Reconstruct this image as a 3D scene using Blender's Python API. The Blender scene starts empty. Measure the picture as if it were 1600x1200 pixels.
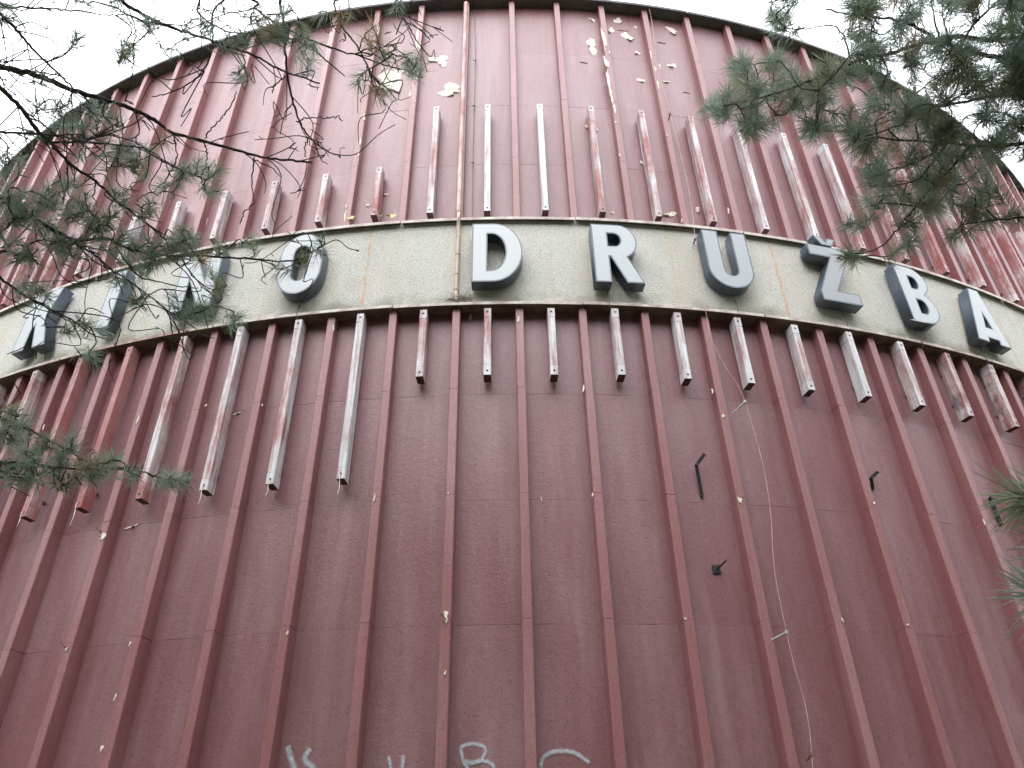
import bpy, bmesh, math, random
from mathutils import Vector, Matrix
random.seed(7)
scene = bpy.context.scene
PI = math.pi
CAMH = 1.6
# ------------------------------------------------------------------ camera
F_PX, PITCH, ROLL = 1200.9, .59581, -.01672
cam_d = bpy.data.cameras.new('camera'); cam = bpy.data.objects.new('camera', cam_d)
scene.collection.objects.link(cam)
cp, sp, cr, sr = math.cos(PITCH), math.sin(PITCH), math.cos(ROLL), math.sin(ROLL)
_r, _u, _f = Vector((1, 0, 0)), Vector((0, -sp, cp)), Vector((0, cp, sp))
CR, CU = cr*_r + sr*_u, -sr*_r + cr*_u
cam.matrix_world = Matrix(((CR.x, CU.x, -_f.x, 0), (CR.y, CU.y, -_f.y, 0), (CR.z, CU.z, -_f.z, CAMH), (0, 0, 0, 1)))
cam_d.sensor_fit = 'HORIZONTAL'; cam_d.sensor_width = 36; cam_d.lens = 36*F_PX/1600
cam_d.clip_start = .05; cam_d.clip_end = 2000
scene.camera = cam
# ------------------------------------------------------------------ sky, sun, exposure
SUN_EL, SUN_AZ = math.radians(52), math.radians(200)      # behind the camera, a little to the left
w = bpy.data.worlds.new('World'); scene.world = w; w.use_nodes = True
nt = w.node_tree; nt.nodes.clear()
sky = nt.nodes.new('ShaderNodeTexSky'); sky.sky_type = 'NISHITA'; sky.sun_disc = False
sky.sun_elevation = SUN_EL; sky.sun_rotation = SUN_AZ; sky.dust_density = 6; sky.air_density = 1.0; sky.ozone_density = 1
hs = nt.nodes.new('ShaderNodeHueSaturation'); hs.inputs['Saturation'].default_value = .15
nt.links.new(sky.outputs[0], hs.inputs['Color'])
# closed cloud cover: standard overcast luminance, (1 + 2 sin elevation) / 3 of the zenith value
tc = nt.nodes.new('ShaderNodeTexCoord'); sxyz = nt.nodes.new('ShaderNodeSeparateXYZ'); nt.links.new(tc.outputs['Generated'], sxyz.inputs[0])
mr = nt.nodes.new('ShaderNodeMapRange'); mr.inputs[1].default_value = 0; mr.inputs[2].default_value = 1; mr.inputs[3].default_value = .333; mr.inputs[4].default_value = 1
nt.links.new(sxyz.outputs['Z'], mr.inputs[0])
cl = nt.nodes.new('ShaderNodeVectorMath'); cl.operation = 'SCALE'; cl.inputs[0].default_value = (9.2, 9.6, 10.2); nt.links.new(mr.outputs[0], cl.inputs['Scale'])
mx = nt.nodes.new('ShaderNodeMix'); mx.data_type = 'RGBA'; mx.inputs[0].default_value = .85
nt.links.new(hs.outputs[0], mx.inputs[6]); nt.links.new(cl.outputs[0], mx.inputs[7])
bg = nt.nodes.new('ShaderNodeBackground'); bg.inputs['Strength'].default_value = .15
wo = nt.nodes.new('ShaderNodeOutputWorld')
nt.links.new(mx.outputs[2], bg.inputs['Color']); nt.links.new(bg.outputs[0], wo.inputs['Surface'])
sd = bpy.data.lights.new('sun', 'SUN'); sd.energy = .5; sd.angle = math.radians(70); sd.color = (1, .97, .93)
so = bpy.data.objects.new('sun', sd); scene.collection.objects.link(so)
sdir = Vector((math.sin(SUN_AZ)*math.cos(SUN_EL), math.cos(SUN_AZ)*math.cos(SUN_EL), math.sin(SUN_EL)))
so.rotation_euler = sdir.to_track_quat('Z', 'Y').to_euler(); so.location = (0, -5, 20)
vs = scene.view_settings; vs.view_transform = 'Standard'; vs.look = 'None'; vs.exposure = 1.72; vs.gamma = 1; vs.use_curve_mapping = False
scene.render.resolution_x, scene.render.resolution_y = 1024, 768

# ------------------------------------------------------------------ geometry of the drum
SP = .6; K0 = .04537
RR = SP/K0                       # radius of the ribs' front faces
_a0 = .01404
CX = .02793*SP - RR*math.sin(_a0); CY = 9.38534*SP + RR*math.cos(_a0)
ZB, ZT, ZR = 7.86528*SP, 9.77953*SP, 16.69237*SP      # band bottom, band top, roof edge (above camera height)
DTH = SP/RR; TH0 = _a0 + .10559*DTH
RW = RR - .10                    # wall face
def RWf(z):                      # below the band the wall stands a little further back towards its foot
    return RW - .05*max(0, min(1, (4.5 - z)/3.2)) if z < 5 else RW
ROOT = Vector((CX, CY, 0))
def ribth(k): return TH0 + k*DTH
def P(th, z, R): return Vector((CX + R*math.sin(th), CY - R*math.cos(th), z + CAMH))
def ray(a, b):
    x = (a - 800)/F_PX; y = -(b - 600)/F_PX
    return CR*x + CU*y + _f
def hit(a, b, R):                # pixel of the photograph -> (angle, height) on the drum of radius R
    d = ray(a, b)
    A = d.x*d.x + d.y*d.y; B = -2*(d.x*CX + d.y*CY); C = CX*CX + CY*CY - R*R
    t = (-B - math.sqrt(max(B*B - 4*A*C, 0)))/(2*A)
    return math.atan2(t*d.x - CX, CY - t*d.y), t*d.z
def whit(a, b, off=0):           # pixel -> (angle, height, radius) on the wall face
    R = RW
    for _ in range(4): th, z = hit(a, b, R+off); R = RWf(z)
    return th, z, R+off
def at(a, b, dist): return Vector((0, 0, CAMH)) + ray(a, b).normalized()*dist

# ------------------------------------------------------------------ helpers
col = scene.collection
def tag(o, label=None, cat=None, group=None, kind=None):
    if label: o['label'] = label
    if cat: o['category'] = cat
    if group: o['group'] = group
    if kind: o['kind'] = kind
    return o
def link(o, parent=None):
    col.objects.link(o)
    if parent: o.parent = parent
    return o
def empty(name, loc, rz=0, parent=None):
    o = bpy.data.objects.new(name, None); o.location = loc; o.rotation_euler = (0, 0, rz); o.empty_display_size = .2
    return link(o, parent)
def mesh(name, v, f, mats, smooth=False, mi=None):
    m = bpy.data.meshes.new(name); m.from_pydata([tuple(x) for x in v], [], f); m.update()
    for x in (mats if isinstance(mats, (list, tuple)) else [mats]): m.materials.append(x)
    if mi: m.polygons.foreach_set('material_index', mi)
    if smooth: m.polygons.foreach_set('use_smooth', [True]*len(f))
    return m
def obj(name, v, f, mats, parent=None, org=None, smooth=False, mi=None):
    """world-space vertices; the object sits at org (default: its parent's place)"""
    o0 = Vector(org) if org is not None else (Vector(parent.location) if parent else Vector((0, 0, 0)))
    o = bpy.data.objects.new(name, mesh(name, [Vector(x) - o0 for x in v], f, mats, smooth, mi))
    if parent is None: o.location = o0
    return link(o, parent)
class MB:
    def __init__(s): s.v = []; s.f = []
    def add(s, v, f):
        n = len(s.v); s.v += v; s.f += [tuple(i + n for i in q) for q in f]
    def box(s, x0, x1, y0, y1, z0, z1, b=0):
        if b <= 0:
            s.add([(x, y, z) for z in (z0, z1) for y in (y0, y1) for x in (x0, x1)],
                  [(0, 2, 3, 1), (4, 5, 7, 6), (0, 1, 5, 4), (2, 6, 7, 3), (0, 4, 6, 2), (1, 3, 7, 5)])
        else:                    # vertical prism with chamfered long edges and ends
            def ring(z, i): return [(x0+b+i, y0+i, z), (x1-b-i, y0+i, z), (x1-i, y0+b+i, z), (x1-i, y1-i, z), (x0+i, y1-i, z), (x0+i, y0+b+i, z)]
            e = min(b, .0012); R = [ring(z0, e*.6), ring(z0+e, 0), ring(z1-e, 0), ring(z1, e)]
            v = sum(R, []); f = [tuple(range(5, -1, -1)), tuple(range(18, 24))]
            for k in range(3):
                for i in range(6):
                    j = (i+1) % 6; f.append((k*6+i, k*6+j, k*6+6+j, k*6+6+i))
            s.add(v, f)
    def tube(s, pts, rad, n=6, cap=True):
        pts = [Vector(p) for p in pts]; m = len(pts)
        if not isinstance(rad, (list, tuple)): rad = [rad]*m
        a = None; v = []
        for i, p in enumerate(pts):
            t = (pts[min(i+1, m-1)] - pts[max(i-1, 0)])
            if t.length < 1e-9: t = Vector((0, 0, 1))
            t.normalize()
            if a is None: a = t.orthogonal().normalized()
            else:
                a = a - t*a.dot(t)
                a = a.normalized() if a.length > 1e-6 else t.orthogonal().normalized()
            b = t.cross(a)
            for j in range(n):
                q = 2*PI*j/n; v.append(tuple(p + (a*math.cos(q) + b*math.sin(q))*rad[i]))
        f = []
        for i in range(m-1):
            for j in range(n):
                k = (j+1) % n; f.append((i*n+j, i*n+k, i*n+n+k, i*n+n+j))
        if cap: f += [tuple(range(n-1, -1, -1)), tuple(range((m-1)*n, m*n))]
        s.add(v, f)
    def ring(s, prof, th0, th1, n, close=True):
        """sweep a profile [(R,z)...] round the drum axis (coordinates local to the axis foot)"""
        m = len(prof); v = []; f = []
        for i in range(n+1):
            th = th0 + (th1-th0)*i/n
            for R, z in prof: v.append((R*math.sin(th), -R*math.cos(th), z + CAMH))
        for i in range(n):
            for j in range(m if close else m-1):
                k = (j+1) % m; f.append((i*m+j, i*m+k, i*m+m+k, i*m+m+j))
        if close: f += [tuple(range(m)), tuple(range(n*m+m-1, n*m-1, -1))]
        s.add(v, f)
    def world(s, name, mats, parent=None, org=None, smooth=False): return obj(name, s.v, s.f, mats, parent, org, smooth)
    def local(s, name, mats, parent=None, smooth=False):
        return link(bpy.data.objects.new(name, mesh(name, s.v, s.f, mats, smooth)), parent)
def smooth_line(pts, sub=5):
    pts = [Vector(p) for p in pts]; out = []
    for i in range(len(pts)-1):
        p0 = pts[max(i-1, 0)]; p1 = pts[i]; p2 = pts[i+1]; p3 = pts[min(i+2, len(pts)-1)]
        for k in range(sub):
            t = k/sub
            out.append(.5*((2*p1) + (p2-p0)*t + (2*p0-5*p1+4*p2-p3)*t*t + (3*p1-p0-3*p2+p3)*t**3))
    out.append(pts[-1]); return out

# ------------------------------------------------------------------ materials
def N(t, kind, **kw):
    n = t.nodes.new(kind)
    for k, v in kw.items(): setattr(n, k, v)
    return n
class Mat:
    def __init__(s, name, rough=.8, spec=.5):
        s.m = bpy.data.materials.new(name); s.m.use_nodes = True; s.t = s.m.node_tree
        s.b = s.t.nodes['Principled BSDF']; s.b.inputs['Roughness'].default_value = rough
        s.b.inputs['Specular IOR Level'].default_value = spec
        s._pos = None
    def L(s, a, b): s.t.links.new(a, b)
    def pos(s, scale=(1, 1, 1), local=False):
        if local: src = N(s.t, 'ShaderNodeTexCoord').outputs['Object']
        else: src = N(s.t, 'ShaderNodeNewGeometry').outputs['Position']
        mp = N(s.t, 'ShaderNodeMapping'); mp.inputs['Scale'].default_value = scale; s.L(src, mp.inputs['Vector']); return mp.outputs[0]
    def noise(s, scale, detail=4, rough=.6, vec=None, dist=0):
        n = N(s.t, 'ShaderNodeTexNoise'); n.inputs['Scale'].default_value = scale; n.inputs['Detail'].default_value = detail
        n.inputs['Roughness'].default_value = rough; n.inputs['Distortion'].default_value = dist
        s.L(vec if vec is not None else s.pos(), n.inputs['Vector']); return n.outputs['Fac']
    def voro(s, scale, vec=None, feature='F1'):
        n = N(s.t, 'ShaderNodeTexVoronoi', feature=feature); n.inputs['Scale'].default_value = scale
        s.L(vec if vec is not None else s.pos(), n.inputs['Vector']); return n.outputs['Distance']
    def ramp(s, fac, stops):
        r = N(s.t, 'ShaderNodeValToRGB'); e = r.color_ramp.elements
        while len(e) < len(stops): e.new(.5)
        for q, (p, c) in zip(e, stops): q.position = p; q.color = c if len(c) == 4 else (*c, 1)
        s.L(fac, r.inputs[0]); return r.outputs[0]
    def step(s, fac, a, b): return s.ramp(fac, [(a, (0, 0, 0)), (b, (1, 1, 1))])
    def math(s, op, a, b=None, clamp=False):
        n = N(s.t, 'ShaderNodeMath', operation=op); n.use_clamp = clamp
        for i, x in enumerate((a, b)):
            if x is None: continue
            if isinstance(x, (int, float)): n.inputs[i].default_value = x
            else: s.L(x, n.inputs[i])
        return n.outputs[0]
    def mix(s, fac, a, b, mode='MIX'):
        n = N(s.t, 'ShaderNodeMix', data_type='RGBA', blend_type=mode)
        for i, x in ((0, fac), (6, a), (7, b)):
            if isinstance(x, (int, float)): n.inputs[i].default_value = x
            elif isinstance(x, tuple): n.inputs[i].default_value = (*x, 1)
            else: s.L(x, n.inputs[i])
        return n.outputs[2]
    def color(s, c):
        if isinstance(c, tuple): s.b.inputs['Base Color'].default_value = (*c, 1)
        else: s.L(c, s.b.inputs['Base Color'])
    def bump(s, h, strength=.3, dist=.01):
        n = N(s.t, 'ShaderNodeBump'); n.inputs['Strength'].default_value = strength; n.inputs['Distance'].default_value = dist
        s.L(h, n.inputs['Height']); s.L(n.outputs[0], s.b.inputs['Normal'])

def mat_maroon(name, base, grey, greyamt, speck=.5, vary=False):
    M = Mat(name, .62, .5)
    p = M.pos(); streak = M.pos((1, 1, .12))
    blot = M.noise(1.1, 3, .5, M.pos((1.0, 1.0, .4)))
    big = M.noise(.35, 3, .5)
    st = M.noise(5.5, 5, .65, streak)
    fine = M.noise(70, 4, .75)
    med = M.noise(22, 4, .7)
    c = M.mix(M.math('MULTIPLY', M.step(blot, .15, .85), greyamt), base, grey)
    c = M.mix(M.math('MULTIPLY', M.step(st, .42, .72), greyamt*.75), c, tuple(min(1, x*1.25) for x in grey))
    c = M.mix(M.math('MULTIPLY', M.step(big, .3, .7), .35), c, tuple(x*.72 for x in base))
    c = M.mix(M.math('MULTIPLY', M.step(med, .3, .75), .10), c, tuple(x*.75 for x in base))
    c = M.mix(M.math('MULTIPLY', M.step(fine, .40, .62), .35), c, tuple(x*.62 for x in base))
    sp1 = M.math('SUBTRACT', 1, M.step(M.voro(33), .06, .30))
    gate = M.step(M.noise(15, 3), .42, .56)
    c = M.mix(M.math('MULTIPLY', M.math('MULTIPLY', sp1, gate), speck), c, (.075, .032, .037))
    run = M.noise(3.4, 5, .65, M.pos((1, 1, .05)))
    c = M.mix(M.math('MULTIPLY', M.step(run, .55, .72), .38), c, tuple(x*.55 for x in base))
    pale = M.noise(2.3, 4, .6, M.pos((1, 1, .16)))
    c = M.mix(M.math('MULTIPLY', M.step(pale, .58, .8), .40), c, tuple(min(1, x*1.3) for x in grey))
    if vary:                                            # every panel has faded a little differently
        oi = N(M.t, 'ShaderNodeObjectInfo'); hv = N(M.t, 'ShaderNodeHueSaturation')
        M.L(M.math('ADD', M.math('MULTIPLY', oi.outputs['Random'], .08), .96), hv.inputs['Value']); M.L(M.math('SUBTRACT', 1.10, M.math('MULTIPLY', oi.outputs['Random'], .12)), hv.inputs['Saturation'])
        M.L(c, hv.inputs['Color']); c = hv.outputs[0]
    M.color(c)
    M.b.inputs['Roughness'].default_value = .40
    h = M.math('ADD', M.math('MULTIPLY', fine, .6), M.math('MULTIPLY', med, .7))
    M.bump(h, .42, .010)
    return M.m
M_WALL = mat_maroon('maroon_stucco', (.222, .082, .091), (.325, .215, .228), .74, .62, True)
M_RIB = mat_maroon('maroon_rib_paint', (.262, .083, .088), (.35, .215, .222), .50, .35)
def mat_cream():
    M = Mat('bare_cream_plaster', .9, .3)
    c = M.mix(M.step(M.noise(30, 4), .35, .7), (.72, .67, .59), (.58, .51, .43))
    M.color(M.mix(M.math('MULTIPLY', M.step(M.noise(9, 3), .5, .75), .5), c, (.80, .76, .70))); M.bump(M.noise(60, 4), .4, .006); return M.m
M_CREAM = mat_cream()
def mat_band():
    M = Mat('pebbledash_render', .92, .3)
    v = M.voro(72); f = M.noise(80, 4, .7); md = M.noise(4, 5, .65)
    c = M.mix(M.step(f, .3, .7), (.46, .45, .42), (.64, .63, .59))
    c = M.mix(M.math('MULTIPLY', M.step(v, .45, .8), .5), c, (.30, .285, .25))
    c = M.mix(M.math('MULTIPLY', M.step(md, .45, .7), .30), c, (.60, .55, .46))
    sm = M.noise(1.7, 5, .65, M.pos((1, 1, .6)))
    c = M.mix(M.math('MULTIPLY', M.step(sm, .52, .72), .35), c, (.34, .31, .26))
    # warm dirt running down and moss along the foot of the band
    st = M.noise(3.2, 5, .6, M.pos((1, 1, .1)))
    c = M.mix(M.math('MULTIPLY', M.step(st, .48, .72), .42), c, (.50, .41, .29))
    sx = N(M.t, 'ShaderNodeSeparateXYZ'); M.L(N(M.t, 'ShaderNodeNewGeometry').outputs['Position'], sx.inputs[0])
    wob = M.math('MULTIPLY', M.math('SUBTRACT', M.noise(5, 4), .5), .22)
    zz = M.math('ADD', sx.outputs['Z'], wob)
    low = M.math('SUBTRACT', 1, M.math('DIVIDE', M.math('SUBTRACT', zz, ZB + CAMH), .20, ), True)
    low = M.math('MULTIPLY', low, M.step(M.noise(2.4, 3), .36, .6), True)
    c = M.mix(M.math('MULTIPLY', low, .9), c, (.115, .115, .055))
    # rust runs at the sheet joints: narrow wedges given by the angle on the drum
    ang = M.math('ARCTAN2', M.math('SUBTRACT', sx.outputs['X'], CX), M.math('SUBTRACT', CY, sx.outputs['Y']))
    angw = M.math('ADD', ang, M.math('MULTIPLY', M.math('SUBTRACT', M.noise(7, 3), .5), .004))
    for px, py, wd, amt in ((576, 400, .0016, .75), (604, 380, .0012, .25), (1216, 430, .0022, .8), (1196, 410, .0016, .3), (1556, 490, .002, .6), (1592, 500, .0018, .7), (860, 372, .0014, .2), (1046, 385, .0014, .25)):
        a = hit(px, py, RR)[0]
        g = M.math('SUBTRACT', 1, M.math('DIVIDE', M.math('ABSOLUTE', M.math('SUBTRACT', angw, a)), wd), True)
        g = M.math('MULTIPLY', g, M.step(M.noise(14, 3), .3, .6), True)
        c = M.mix(M.math('MULTIPLY', g, amt), c, (.55, .27, .12))
    M.color(c)
    M.bump(M.math('ADD', M.math('MULTIPLY', v, -.8), f), .6, .011); return M.m
M_BAND = mat_band()
def mat_simple(name, c1, c2, rough=.6, scale=20, metal=0, bump=.15, stretch=None, spec=.5, lo=.35, hi=.65):
    M = Mat(name, rough, spec); M.b.inputs['Metallic'].default_value = metal
    n = M.noise(scale, 5, .65, M.pos(stretch) if stretch else None)
    M.color(M.mix(M.step(n, lo, hi), c1, c2)); M.bump(n, bump, .004); return M.m
M_FLASH = mat_simple('weathered_flashing', (.30, .20, .185), (.58, .54, .49), .55, 7, .0, .2)
M_FLASH2 = mat_simple('rusty_flashing', (.22, .115, .095), (.55, .48, .41), .6, 5, .0, .2)
M_SOFFIT = mat_simple('dark_soffit', (.10, .10, .11), (.17, .16, .16), .85, 9)
M_ROOF = mat_simple('bitumen_roof', (.03, .03, .03), (.07, .065, .06), .9, 6)
M_UNDER = mat_simple('band_underside', (.10, .055, .05), (.24, .16, .13), .85, 6)
def mat_face():
    M = Mat('white_acrylic_face', .30, .5)
    st = M.noise(5, 5, .6, M.pos((1, 1, .18)))
    d = M.noise(14, 4)
    c = M.mix(M.math('MULTIPLY', M.step(st, .55, .85), .35), (.385, .41, .425), (.27, .29, .295))
    c = M.mix(M.math('MULTIPLY', M.step(d, .62, .8), .35), c, (.33, .33, .31)); M.color(c)
    oi = N(M.t, 'ShaderNodeObjectInfo')
    M.color(M.mix(1.0, c, oi.outputs['Color'], 'MULTIPLY')); return M.m
M_FACE = mat_face()
M_SHELL = mat_simple('slate_blue_metal_return', (.048, .062, .086), (.074, .092, .120), .36, 9, .0, .08, (1, 1, .3))
M_TRIM = mat_simple('dull_trim', (.06, .085, .115), (.10, .135, .17), .4, 15, .0, .05)
def mat_bar():
    M = Mat('weathered_red_batten', .62, .4)
    oi = N(M.t, 'ShaderNodeObjectInfo'); sep = N(M.t, 'ShaderNodeSeparateColor'); M.L(oi.outputs['Color'], sep.inputs[0])
    st = M.noise(26, 5, .7, M.pos((1, 1, .055))); lg = M.noise(2.6, 4, .6, M.pos((1.2, 1.2, .8))); chip = M.noise(42, 4, .7, M.pos((1, 1, .35)))
    s = M.math('ADD', M.math('ADD', M.math('MULTIPLY', st, 1.0), M.math('MULTIPLY', lg, .75)), M.math('MULTIPLY', chip, .35))
    s = M.math('ADD', s, M.math('SUBTRACT', sep.outputs[0], .5))          # red channel: how much paint has gone
    wear = M.step(s, .0, 1.0)
    r = M.t.nodes.new('ShaderNodeMapRange'); r.inputs[1].default_value = 1.06; r.inputs[2].default_value = 1.40; M.L(s, r.inputs[0]); wear = r.outputs[0]
    red = M.mix(M.step(M.noise(11, 4), .3, .7), (.36, .115, .11), (.27, .085, .085))
    red = M.mix(M.math('MULTIPLY', M.step(lg, .35, .6), .45), red, (.46, .27, .265))
    wht = M.mix(M.step(st, .3, .65), (.44, .42, .425), (.66, .66, .675))
    c = M.mix(wear, red, wht)
    drt = M.math('MULTIPLY', M.step(M.noise(9, 4, .6, M.pos((1, 1, .5))), .5, .64), sep.outputs[1])   # green channel: dark dirt
    c = M.mix(drt, c, (.10, .085, .09)); M.color(c); M.bump(M.math('ADD', st, chip), .25, .004); return M.m
M_BAR = mat_bar()
M_BAREND = mat_simple('batten_lower_end', (.055, .02, .018), (.12, .05, .042), .8, 20)
M_HOLE = mat_simple('black_bolt_hole', (.008, .008, .008), (.02, .018, .018), .9)
M_WIREW = mat_simple('white_wire', (.55, .52, .47), (.72, .70, .66), .5)
M_WIREP = mat_simple('pink_painted_wire', (.40, .22, .20), (.60, .42, .39), .55, 12)
M_WIRED = mat_simple('dark_cable', (.06, .045, .05), (.13, .09, .09), .6)
M_CONDU = mat_simple('pink_painted_conduit', (.38, .19, .18), (.60, .46, .43), .6, 9, 0, .2, (1, 1, .3))
M_CONDL = mat_simple('tan_conduit', (.42, .32, .24), (.60, .52, .43), .6, 9, 0, .2, (1, 1, .3))
M_BLACK = mat_simple('black_iron', (.012, .013, .017), (.045, .04, .04), .55, 25, .3)
M_RUST = mat_simple('rusty_iron', (.10, .045, .03), (.24, .13, .09), .8, 30)
M_STEEL = mat_simple('grey_steel', (.28, .27, .26), (.5, .49, .47), .5, 30, .4)
M_LEAF = mat_simple('fallen_leaf', (.36, .30, .11), (.50, .45, .22), .7, 20)
M_TWIGD = mat_simple('dry_twig', (.10, .075, .05), (.20, .16, .11), .9, 20)
M_BARK = mat_simple('pine_bark', (.035, .027, .023), (.085, .068, .055), .9, 40, 0, .4)
M_TRUNK = mat_simple('pine_trunk_bark', (.06, .042, .03), (.15, .10, .075), .9, 10, 0, .8, (1, 1, .3))
def mat_needle(name, a, b):
    M = Mat(name, .45, .4)
    n = M.noise(3.0, 3, .6); n2 = M.noise(60, 2)
    c = M.mix(M.step(n, .3, .7), a, b); c = M.mix(M.math('MULTIPLY', M.step(n2, .4, .7), .4), c, tuple(x*1.5 for x in b)); M.color(c)
    M.b.inputs['Subsurface Weight'].default_value = 0
    tr = N(M.t, 'ShaderNodeBsdfTranslucent'); M.L(c, tr.inputs['Color'])
    mx = N(M.t, 'ShaderNodeMixShader'); mx.inputs[0].default_value = .58
    M.L(M.b.outputs[0], mx.inputs[1]); M.L(tr.outputs[0], mx.inputs[2]); M.L(mx.outputs[0], M.t.nodes['Material Output'].inputs['Surface']); return M.m
M_NEED = mat_needle('pine_needles', (.165, .215, .168), (.225, .28, .215))
M_NEED2 = mat_needle('pine_needles_olive', (.155, .185, .105), (.21, .24, .15))
M_DEAD = mat_needle('dead_needles', (.22, .14, .07), (.30, .22, .13))
def mat_ground():
    M = Mat('grass_and_earth', .95, .2)
    c = M.mix(M.step(M.noise(.6, 6, .7), .35, .65), (.09, .085, .06), (.07, .10, .04)); M.color(c); M.bump(M.noise(8, 6, .7), .6, .05); return M.m
M_GROUND = mat_ground()

# ------------------------------------------------------------------ ground
n_ = 24
gv = [((i/n_-.5)*1200, (j/n_-.5)*1200, 0) for j in range(n_+1) for i in range(n_+1)]
gf = [(j*(n_+1)+i, j*(n_+1)+i+1, (j+1)*(n_+1)+i+1, (j+1)*(n_+1)+i) for j in range(n_) for i in range(n_)]
tag(obj('ground', gv, gf, M_GROUND), kind='structure')

# unseen trees added behind the viewer to shade the lower wall from low sky
rt = random.Random(31); tv = []; tf = []; tmi = []
M_TREE = mat_simple('broad_leaves', (.035, .055, .022), (.07, .10, .04), .7, 3)
for i in range(13):
    bx = (-18 + 3*i)*.85 + rt.uniform(-.6, .6); by = -5.0 + rt.uniform(-1.0, .6) + max(0, abs(bx)-5)**2*.055; hh = rt.uniform(11.5, 14.5)
    tb = MB(); tb.tube([(bx, by, 0), (bx+.1, by, hh*.4), (bx, by+.1, hh*.85)], [.22, .16, .05], 8); k = len(tv); tv += tb.v; tf += [tuple(q+k for q in f) for f in tb.f]; tmi += [1]*len(tb.f)
    for j in range(1100):
        u = Vector([rt.gauss(0, 1) for _ in range(3)]).normalized()*rt.random()**.45; c = Vector((bx + u.x*2.5, by + u.y*2.3, hh*.54 + u.z*hh*.44))
        a = Vector([rt.gauss(0, 1) for _ in range(3)]).normalized(); b = a.orthogonal().normalized(); e = rt.uniform(.22, .45); k = len(tv)
        tv += [c+a*e, c+b*e*.7, c-a*e, c-b*e*.7]; tf.append((k, k+1, k+2, k+3)); tmi.append(0)
tag(obj('unseen_tree_belt', tv, tf, [M_TREE, M_TRUNK], mi=tmi), 'belt of added leafy trees, unseen behind the viewer', 'trees', None, 'stuff')

# ------------------------------------------------------------------ the building
bld = empty('cinema_building', ROOT)
tag(bld, 'round maroon cinema drum with vertical ribs and a pale sign band', 'building')
mb = MB(); mb.ring([(RWf(-CAMH)-.014, -CAMH), (RWf(1.3)-.014, 1.3), (RW-.014, 4.5), (RW-.014, ZR)], 0, 2*PI, 240, False)
mb.local('wall', M_WALL, bld)
# wall panels, one object each: bays between ribs x courses between the horizontal joints
LOWJ = [-CAMH, -.30, .715, 1.74, 2.757, 3.785, ZB+.02]
UPJ = [ZT-.01, 6.85, 7.90, 8.96, ZR-.002]
def panel_mesh(z0, z1, gb, gt, seed):
    rnd = random.Random(seed); m = 5; th = DTH*.5; v = []; f = []; nz = 5
    for j in range(nz+1):
        z = z0+gb + (z1-gt-z0-gb)*j/nz
        for i in range(m+1):
            a = -th + 2*th*i/m
            R = RWf(z) + (rnd.uniform(-.0004, .0004) if 0 < j < nz else -.0004)
            dz = rnd.uniform(-.0012, .0012) if j in (0, nz) else 0
            v.append((R*math.sin(a), -R*math.cos(a), z + dz + CAMH))
    for j in range(nz):
        for i in range(m): f.append((j*(m+1)+i, j*(m+1)+i+1, (j+1)*(m+1)+i+1, (j+1)*(m+1)+i))
    for j, row in ((0, 0), (1, nz)):                    # returns at the joints, on vertices of their own
        nb = len(v)
        for i in range(m+1):
            a = -th + 2*th*i/m; q = v[row*(m+1)+i]; v.append(q); v.append((q[0]*(1-.016/RW), q[1]*(1-.016/RW), q[2]))
        for i in range(m): f.append((nb+2*i, nb+2*i+1, nb+2*i+3, nb+2*i+2))
    return mesh('wall_panel', v, f, M_WALL, True)
rp = random.Random(3)
for joints, k0, k1 in ((LOWJ, -13, 12), (UPJ, -19, 18)):
    for c in range(len(joints)-1):
        variants = [panel_mesh(joints[c], joints[c+1], .0009 if c else 0, .0009 if c < len(joints)-2 else 0, c*7+q) for q in range(3)]
        if joints is LOWJ and c == 0: kk = (-6, 5)
        else: kk = (k0, k1)
        for k in range(kk[0], kk[1]+1):
            o = bpy.data.objects.new('wall_panel', rp.choice(variants)); th = ribth(k+.5)
            o.rotation_euler = (0, 0, th); q = rp.uniform(-.0012, .0012)
            o.location = (q*math.sin(th), -q*math.cos(th), 0); link(o, bld)
# ribs, one object each
def rib_mesh(joints, seed):
    rnd = random.Random(seed); m = MB()
    for i in range(len(joints)-1):
        z0 = joints[i] + (.0006 if i else 0); z1 = joints[i+1] - (.0006 if i < len(joints)-2 else 0)
        dx, dy = rnd.uniform(-.0012, .0012), rnd.uniform(-.0012, .0012)
        m.box(-.0375+dx, .0375+dx, -RR+dy, -RW+.08, z0+CAMH, z1+CAMH, .005)
    return mesh('rib', m.v, m.f, M_RIB)
for joints, k0, k1 in ((LOWJ[:-1]+[ZB-.012], -14, 13), (UPJ[:-1]+[ZR-.012], -20, 19)):
    var = [rib_mesh(joints, 50+q) for q in range(4)]
    for k in range(k0, k1+1):
        o = bpy.data.objects.new('rib', rp.choice(var)); o.rotation_euler = (0, 0, ribth(k) + rp.uniform(-.0004, .0004)); link(o, bld)
# roof: disc, soffit ring and a thin metal edge
mb = MB(); mb.ring([(RW-.1, ZR+.001), (RR+.046, ZR+.001), (RR+.046, ZR+.03), (RW-.1, ZR+.06)], -PI, PI, 240)
roof = mb.local('roof_edge', M_SOFFIT, bld)
mb = MB(); mb.ring([(0.01, ZR+.5), (RW, ZR+.06)], -PI, PI, 120, False); mb.local('roof', M_ROOF, bld)
rf = random.Random(11)
for k in range(-20, 20, 4):                            # edge strips of sheet metal, each a little out of line
    mb = MB(); o = rf.uniform(-.004, .004)
    mb.ring([(RR+.049, ZR-.004+o), (RR+.053, ZR-.004+o), (RR+.055, ZR+.040+o), (RR+.049, ZR+.040+o)], ribth(k)+.0006, ribth(k+4)-.0006, 16)
    mb.local('edge_strip', M_SOFFIT, roof)
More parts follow.
